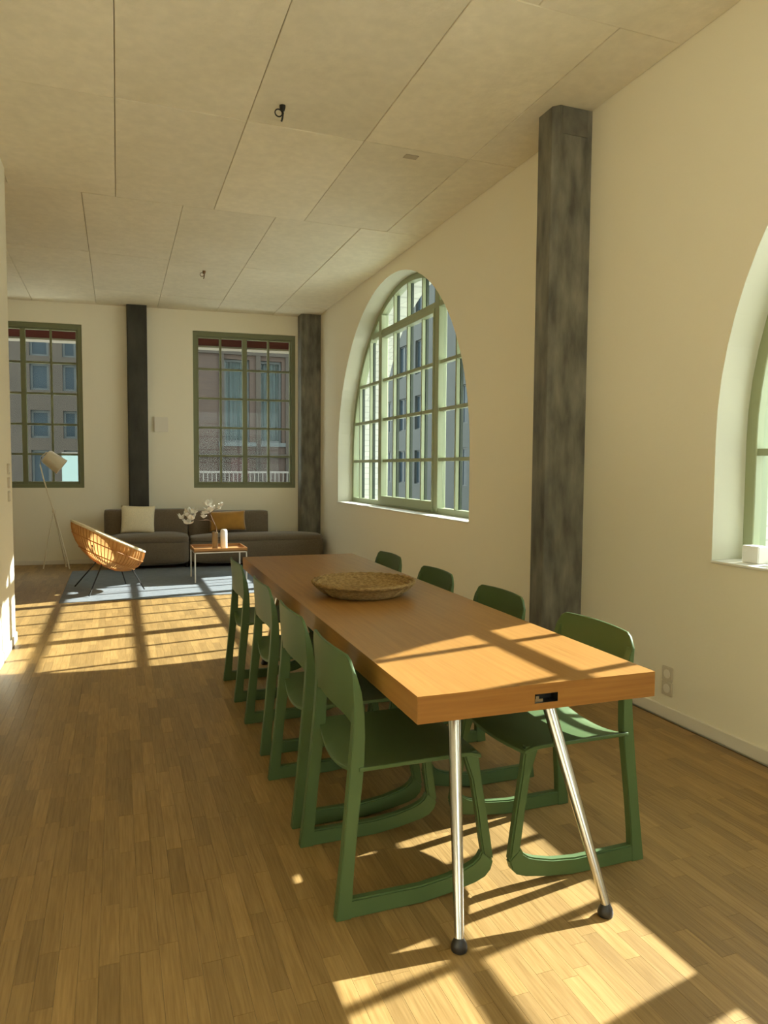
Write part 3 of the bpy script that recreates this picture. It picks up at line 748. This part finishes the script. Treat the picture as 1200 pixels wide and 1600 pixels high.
# branch with white blossoms
br = empty('blossom_branch', (1.075, 8.66, zt_ + 0.03)); tag(br, 'magnolia branch with white blossoms standing in the amber vase', 'flowers')
def tw(pts, r0, r1, nm='twig'):
    k = len(pts); MB().tube(pts, [r0 + (r1 - r0) * i / (k - 1) for i in range(k)], 6).build(nm, M['branch'], br, smooth=True)
tw([(0.012, 0, 0), (0.022, 0, 0.13), (0.018, 0, 0.23), (-0.03, 0.0, 0.33), (-0.06, 0, 0.42), (-0.075, 0, 0.50)], 0.006, 0.003, 'stem')
tw([(-0.02, 0, 0.30), (-0.10, 0, 0.32), (-0.19, 0, 0.31), (-0.27, 0, 0.36), (-0.31, 0, 0.38)], 0.004, 0.002)
tw([(-0.27, 0, 0.36), (-0.33, 0, 0.35), (-0.38, 0, 0.35)], 0.003, 0.002)
tw([(-0.05, 0, 0.40), (0.0, 0, 0.44), (0.055, 0, 0.46), (0.075, 0, 0.49)], 0.003, 0.002)
tw([(-0.05, 0, 0.38), (-0.10, 0, 0.36), (-0.13, 0, 0.35)], 0.003, 0.002)
def blossom(p, s, npet=6):
    mb = MB()
    for k in range(npet):
        a = 2 * PI * k / npet + random.random() * 0.6; el = random.uniform(0.15, 1.1)
        def fn(u, v, a=a, el=el):
            w_ = 0.42 * sin(PI * min(1, v * 0.95 + 0.05)) ** 0.7 * (u - 0.5) * 2
            r = v; z = v * sin(el) + 0.25 * v * v - 0.10 * (u - 0.5) ** 2 * 4
            r *= cos(el)
            return (p[0] + s * (r * cos(a) - w_ * sin(a)), p[1] + s * (r * sin(a) + w_ * cos(a)), p[2] + s * z)
        mb.grid(4, 5, fn, lambda u, v: (0, 0, 0.0012))
    mb.build('blossom', M['petal'], br, smooth=True)
for p, s in (((-0.075, 0, 0.49), 0.060), ((-0.06, -0.01, 0.42), 0.068), ((-0.085, 0.01, 0.40), 0.05), ((-0.29, 0, 0.37), 0.075), ((-0.27, -0.02, 0.33), 0.065),
             ((-0.31, 0.0, 0.28), 0.060), ((-0.385, 0, 0.34), 0.045), ((-0.13, 0, 0.345), 0.035), ((0.075, 0, 0.485), 0.030), ((0.052, 0, 0.45), 0.026), ((-0.25, 0, 0.40), 0.05), ((-0.13, 0.0, 0.39), 0.03)):
    blossom(p, s * 1.35)

# ------------------------------------------------------------------ rattan bucket chair
rc = empty('rattan_chair', (-0.10, 8.24, 0.006)); tag(rc, 'round rattan bucket chair on thin dark legs at the left of the rug', 'armchair')
RC = Vector((0.0, 0.0, 0.585)); TL = math.radians(26)
axis = Vector((sin(TL) * 1.0, 0.07, cos(TL))).normalized()
e1 = Vector((cos(TL), 0, -sin(TL))); e1 = (e1 - axis * e1.dot(axis)).normalized(); e2 = axis.cross(e1).normalized()
RR, DP = 0.405, 0.31
def shellp(th, t, off=0.0):
    """t 0 at rim, 1 at the bottom"""
    r = RR * math.sqrt(max(0.0, 1 - t ** 2.1)) * (1 + off)
    d = DP * t
    c_ = RC + e1 * (0.12 * t) - axis * d * (1 + off)
    return c_ + e1 * (r * cos(th)) + e2 * (r * sin(th))
# woven panels: many canes from rim to centre, with binding hoops
NC = 60
panel = MB()
def pf(u, v): return shellp(2 * PI * u, v * 0.985)
panel.grid(72, 16, pf)
pb = panel.build('woven_shell', M['rattan'], rc, smooth=True)
can = MB()
for k in range(NC):
    th = 2 * PI * k / NC; can.tube([shellp(th, t, 0.008) for t in (0, 0.08, 0.2, 0.35, 0.55, 0.75, 0.9, 0.97)], 0.0045, 5)
co_ = can.build('canes', M['rattan'], rc, smooth=True); co_['kind'] = 'stuff'
MB().tube([shellp(2 * PI * k / 64, 0) for k in range(64)], 0.0125, 8, closed=True).build('rim', M['cream'], rc, smooth=True)
for t in (0.33, 0.68):
    MB().tube([shellp(2 * PI * k / 64, t, 0.02) for k in range(64)], 0.006, 6, closed=True).build('hoop', M['rattan'], rc, smooth=True)
hub = [Vector((0.02 + 0.17 * cos(a), 0.17 * sin(a), 0.325)) for a in [2 * PI * k / 24 for k in range(24)]]
MB().tube(hub, 0.008, 6, closed=True).build('seat_ring', M['dark_metal'], rc, smooth=True)
for (fx, fy) in ((-0.36, 0.32), (-0.19, -0.38), (0.17, 0.34), (0.355, -0.12)):
    d_ = Vector((fx - 0.02, fy, 0)).normalized(); tp = Vector((0.02, 0, 0.325)) + d_ * 0.17
    up_ = shellp(math.atan2((d_).dot(e2), d_.dot(e1)), 0.45, 0.02)
    MB().tube([up_, tp + Vector((0, 0, 0.0)), Vector((fx, fy, 0.012))], 0.0075, 8).build('leg', M['dark_metal'], rc, smooth=True)

# ------------------------------------------------------------------ floor lamp
fl = empty('floor_lamp', (-0.70, 10.25, 0)); tag(fl, 'thin cream floor lamp with a tilted cylinder shade before the left window', 'floor lamp')
def lp(x_, z_, y_=0.0): return (x_ + 0.70, y_, z_)
MB().tube([lp(-0.655, 0.012, 0.06), lp(-0.72, 0.40, 0.02), lp(-0.785, 0.76)], 0.011, 8).build('leg', M['lamp_cream'], fl, smooth=True)
MB().tube([lp(-0.60, 0.012, -0.16), lp(-0.70, 0.42, -0.06), lp(-0.785, 0.76)], 0.009, 8).build('leg', M['lamp_cream'], fl, smooth=True)
MB().tube([lp(-0.92, 0.012, -0.05), lp(-0.85, 0.42, -0.02), lp(-0.785, 0.76)], 0.009, 8).build('leg', M['lamp_cream'], fl, smooth=True)
MB().tube([lp(-0.785, 0.75), lp(-0.85, 0.98), lp(-0.905, 1.20), lp(-0.935, 1.36), lp(-0.92, 1.46), lp(-0.86, 1.52), lp(-0.80, 1.50)], 0.008, 8).build('arm', M['lamp_cream'], fl, smooth=True)
MB().lathe([(0.018, 0.735), (0.022, 0.745), (0.022, 0.775), (0.016, 0.785)], 16, lp(-0.785, 0)[0], 0).build('joint', M['lamp_cream'], fl, smooth=True)
sh_ = MB().lathe([(0.035, 0.125), (0.082, 0.12), (0.096, 0.10), (0.110, -0.12), (0.104, -0.12), (0.090, 0.095), (0.035, 0.11)], 32, closed_prof=True)
rot = Matrix.Rotation(math.radians(-52), 3, 'Y'); 
sh_.xf(lambda v: rot @ Vector(v) + Vector(lp(-0.775, 1.405))).build('lamp_shade', M['lamp_cream'], fl, smooth=True)
bul = MB().lathe([(0.004, -0.07), (0.03, -0.05), (0.035, -0.02), (0.02, 0.03), (0.015, 0.11)], 16); bul.xf(lambda v: rot @ Vector(v) + Vector(lp(-0.775, 1.405))).build('bulb', M['ceramic'], fl, smooth=True)

# ------------------------------------------------------------------ small things on the near sill
o = MB().box(2.86, 2.565, SILL + 0.0125, 2.93, 2.665, SILL + 0.095).build('white_box', M['paper'], bevel=0.004); tag(o, 'small white box on the sill of the nearest arched window', 'box')
o = MB().lathe([(0.028, 0), (0.032, 0.008), (0.034, 0.058), (0.030, 0.058), (0.028, 0.01), (0.003, 0.008)], 20).build('white_cup', M['ceramic'], smooth=True); o.location = (2.90, 2.50, SILL + 0.0125); tag(o, 'low white cup beside the box on the near sill', 'cup')

# ------------------------------------------------------------------ outside
st = MB().box(-60, -60, -4.3, 90, 120, -4.0).build('street', M['street']); tag(st, 'street paving below the windows, made pale to bounce sunlight up', 'ground', kind='structure')
# end awnings over the two back windows
for x0, x1, lab in ((0.9, 2.75, 'red awning box outside the window above the sofa'), (-2.1, -0.3, 'red awning box outside the far left window')):
    a = MB().box(x0, D + 0.42, 3.125, x1, D + 0.62, 3.30).xf(shear).build('awning', M['awning'], bevel=0.01); tag(a, lab, 'awning')
    e_ = MB().box(x0, D + 0.40, 3.10, x1, D + 0.64, 3.125).xf(shear).build('valance_edge', M['awning_edge'], a)
    for q_ in (x0 + 0.1, x1 - 0.14): MB().box(q_, D + 0.30, 3.22, q_ + 0.04, D + 0.43, 3.27).xf(shear).build('bracket', M['dark_metal'], a)
def facade(origin, rz, xs, zs, holes, wall_m, label, frame_m=None, depth=0.5, curtain=(), mull=2):
    """wall built round its openings; each opening has a window part with its own panes"""
    root = empty('building', origin, rz); tag(root, label, 'building')
    grid_wall(MB(), xs, zs, holes, 0, depth).build('wall', wall_m, root)
    MB().box(xs[0], depth + 0.01, zs[0], xs[-1], depth + 0.4, zs[-1]).build('back_wall', M['facade_dark'], root)
    for (i, k) in sorted(holes):
        x0, x1, z0, z1 = xs[i], xs[i + 1], zs[k], zs[k + 1]
        w = x1 - x0; f = 0.06
        f_o = [(x0, z0), (x1, z0), (x1, z1), (x0, z1)]; f_i = [(x0 + f, z0 + f), (x1 - f, z0 + f), (x1 - f, z1 - f), (x0 + f, z1 - f)]
        fr = MB().ring(f_i, f_o, 'y', 0.12, 0.2)
        nm = mull if w > 0.7 else 1
        for q_ in range(1, nm): fr.box(x0 + w * q_ / nm - 0.03, 0.12, z0, x0 + w * q_ / nm + 0.03, 0.2, z1)
        fo = fr.build('window', frame_m or M['far_frame'], root)
        for q_ in range(nm):
            MB().box(x0 + w * q_ / nm + 0.03, 0.15, z0 + f, x0 + w * (q_ + 1) / nm - 0.03, 0.165, z1 - f).build('pane', M['far_glass'] if (i, k) not in curtain else M['glass'], fo)
        if (i, k) in curtain:
            def cf(u, v, x0=x0, z0=z0, w=w, z1=z1): return (x0 + w * u, 0.3 + 0.03 * sin(u * 38), z0 + (z1 - z0) * v)
            MB().grid(60, 1, cf).build('curtain', M['curtain'], fo, smooth=True)
    return root
# house opposite the end wall, right half (seen above the sofa)
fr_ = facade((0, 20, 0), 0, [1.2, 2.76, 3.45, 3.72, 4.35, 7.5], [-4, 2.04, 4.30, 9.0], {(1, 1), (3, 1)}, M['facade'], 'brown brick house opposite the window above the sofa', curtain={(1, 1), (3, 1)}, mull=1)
MB().box(2.6, -0.06, 1.93, 4.5, 0.05, 2.04).build('sill_band', M['far_frame'], fr_)
MB().box(2.92, -0.03, 0.2, 3.42, 0.02, 1.62).build('brick_panel', M['red_brick'], fr_)
MB().box(1.2, -0.10, 1.62, 7.5, 0.0, 1.72).box(1.2, -0.08, 4.42, 7.5, 0.0, 4.55).build('string_course', M['facade_stone'], fr_)
for xx in (1.75, 2.62, 3.62, 4.45, 5.2):
    MB().box(xx, -0.07, -4, xx + 0.13, 0.0, 4.42).build('pilaster', M['facade_stone'], fr_)
rl = MB()
bal = empty('balcony_railing', (1.3, 19.0, 0)); tag(bal, 'grey balcony railing low in the window above the sofa', 'railing')
MB().box(0, 0, 1.20, 4.4, 0.05, 1.25).build('handrail', M['rail'], bal)
MB().box(0, 0, 0.10, 4.4, 0.05, 0.14).build('bottom_rail', M['rail'], bal)
k = 0
while k * 0.11 < 4.4:
    MB().box(k * 0.11, 0.01, 0.14, k * 0.11 + 0.02, 0.04, 1.20).build('baluster', M['rail'], bal); k += 1
MB().box(-0.05, -0.05, -0.1, 4.5, 0.84, 0.10).build('balcony_slab', M['facade_stone'], bal)
# dark house seen through the far left window
xs = [-6.0, -5.2, -4.4, -3.6, -2.90, -2.12, -2.02, -1.58, -1.27, -0.95, 0.0, 0.6, 1.15]
zs = [-4, 0.55, 1.75, 2.05, 2.75, 3.25, 3.92, 4.10, 4.62, 5.4, 6.2, 9]
hol = set()
for i in (1, 3, 6, 8, 10):
    for k in (1, 3, 5, 7, 9): hol.add((i, k))
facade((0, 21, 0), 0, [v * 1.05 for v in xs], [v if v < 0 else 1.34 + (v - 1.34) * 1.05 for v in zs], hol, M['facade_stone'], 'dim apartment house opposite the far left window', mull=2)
o = MB().box(-1.22, 18.4, 0.80, -0.86, 18.5, 1.62).build('pale_screen', M['sheet'], bevel=0.01); tag(o, 'pale blue screen panel outside behind the lamp shade', 'screen')
MB().box(-1.22, 18.39, 1.62, -0.86, 18.51, 1.68).build('top_rail', M['rail'], o)
MB().box(-1.20, 18.42, -4.0, -1.16, 18.48, 0.8).box(-0.92, 18.42, -4.0, -0.88, 18.48, 0.8).build('post', M['rail'], o)
# long street front seen obliquely through the big arched window
def street_front(x0, y0, y1, ztop, wall_m, label, bay=2.6, cur=False):
    n_ = int((y1 - y0) / bay); xs_ = [0]; ho = set()
    for i in range(n_):
        b0 = i * bay; xs_ += [b0 + 0.7, b0 + bay - 0.5]
    xs_.append(n_ * bay)
    zs_ = [-4]; z = -2.6; kk = 0
    while z + 2.2 < ztop: zs_ += [z, z + 1.9]; z += 3.1
    zs_.append(ztop)
    for i in range(1, len(xs_) - 1, 2):
        for k in range(1, len(zs_) - 1, 2): ho.add((i, k))
    r = facade((x0, y1, 0), -PI / 2, xs_, zs_, ho, wall_m, label, mull=2)
    return r
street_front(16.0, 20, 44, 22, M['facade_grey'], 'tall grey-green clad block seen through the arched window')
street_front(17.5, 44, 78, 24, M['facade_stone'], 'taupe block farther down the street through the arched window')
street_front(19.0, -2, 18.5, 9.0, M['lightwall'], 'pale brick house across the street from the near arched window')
print('objects', len(bpy.data.objects))
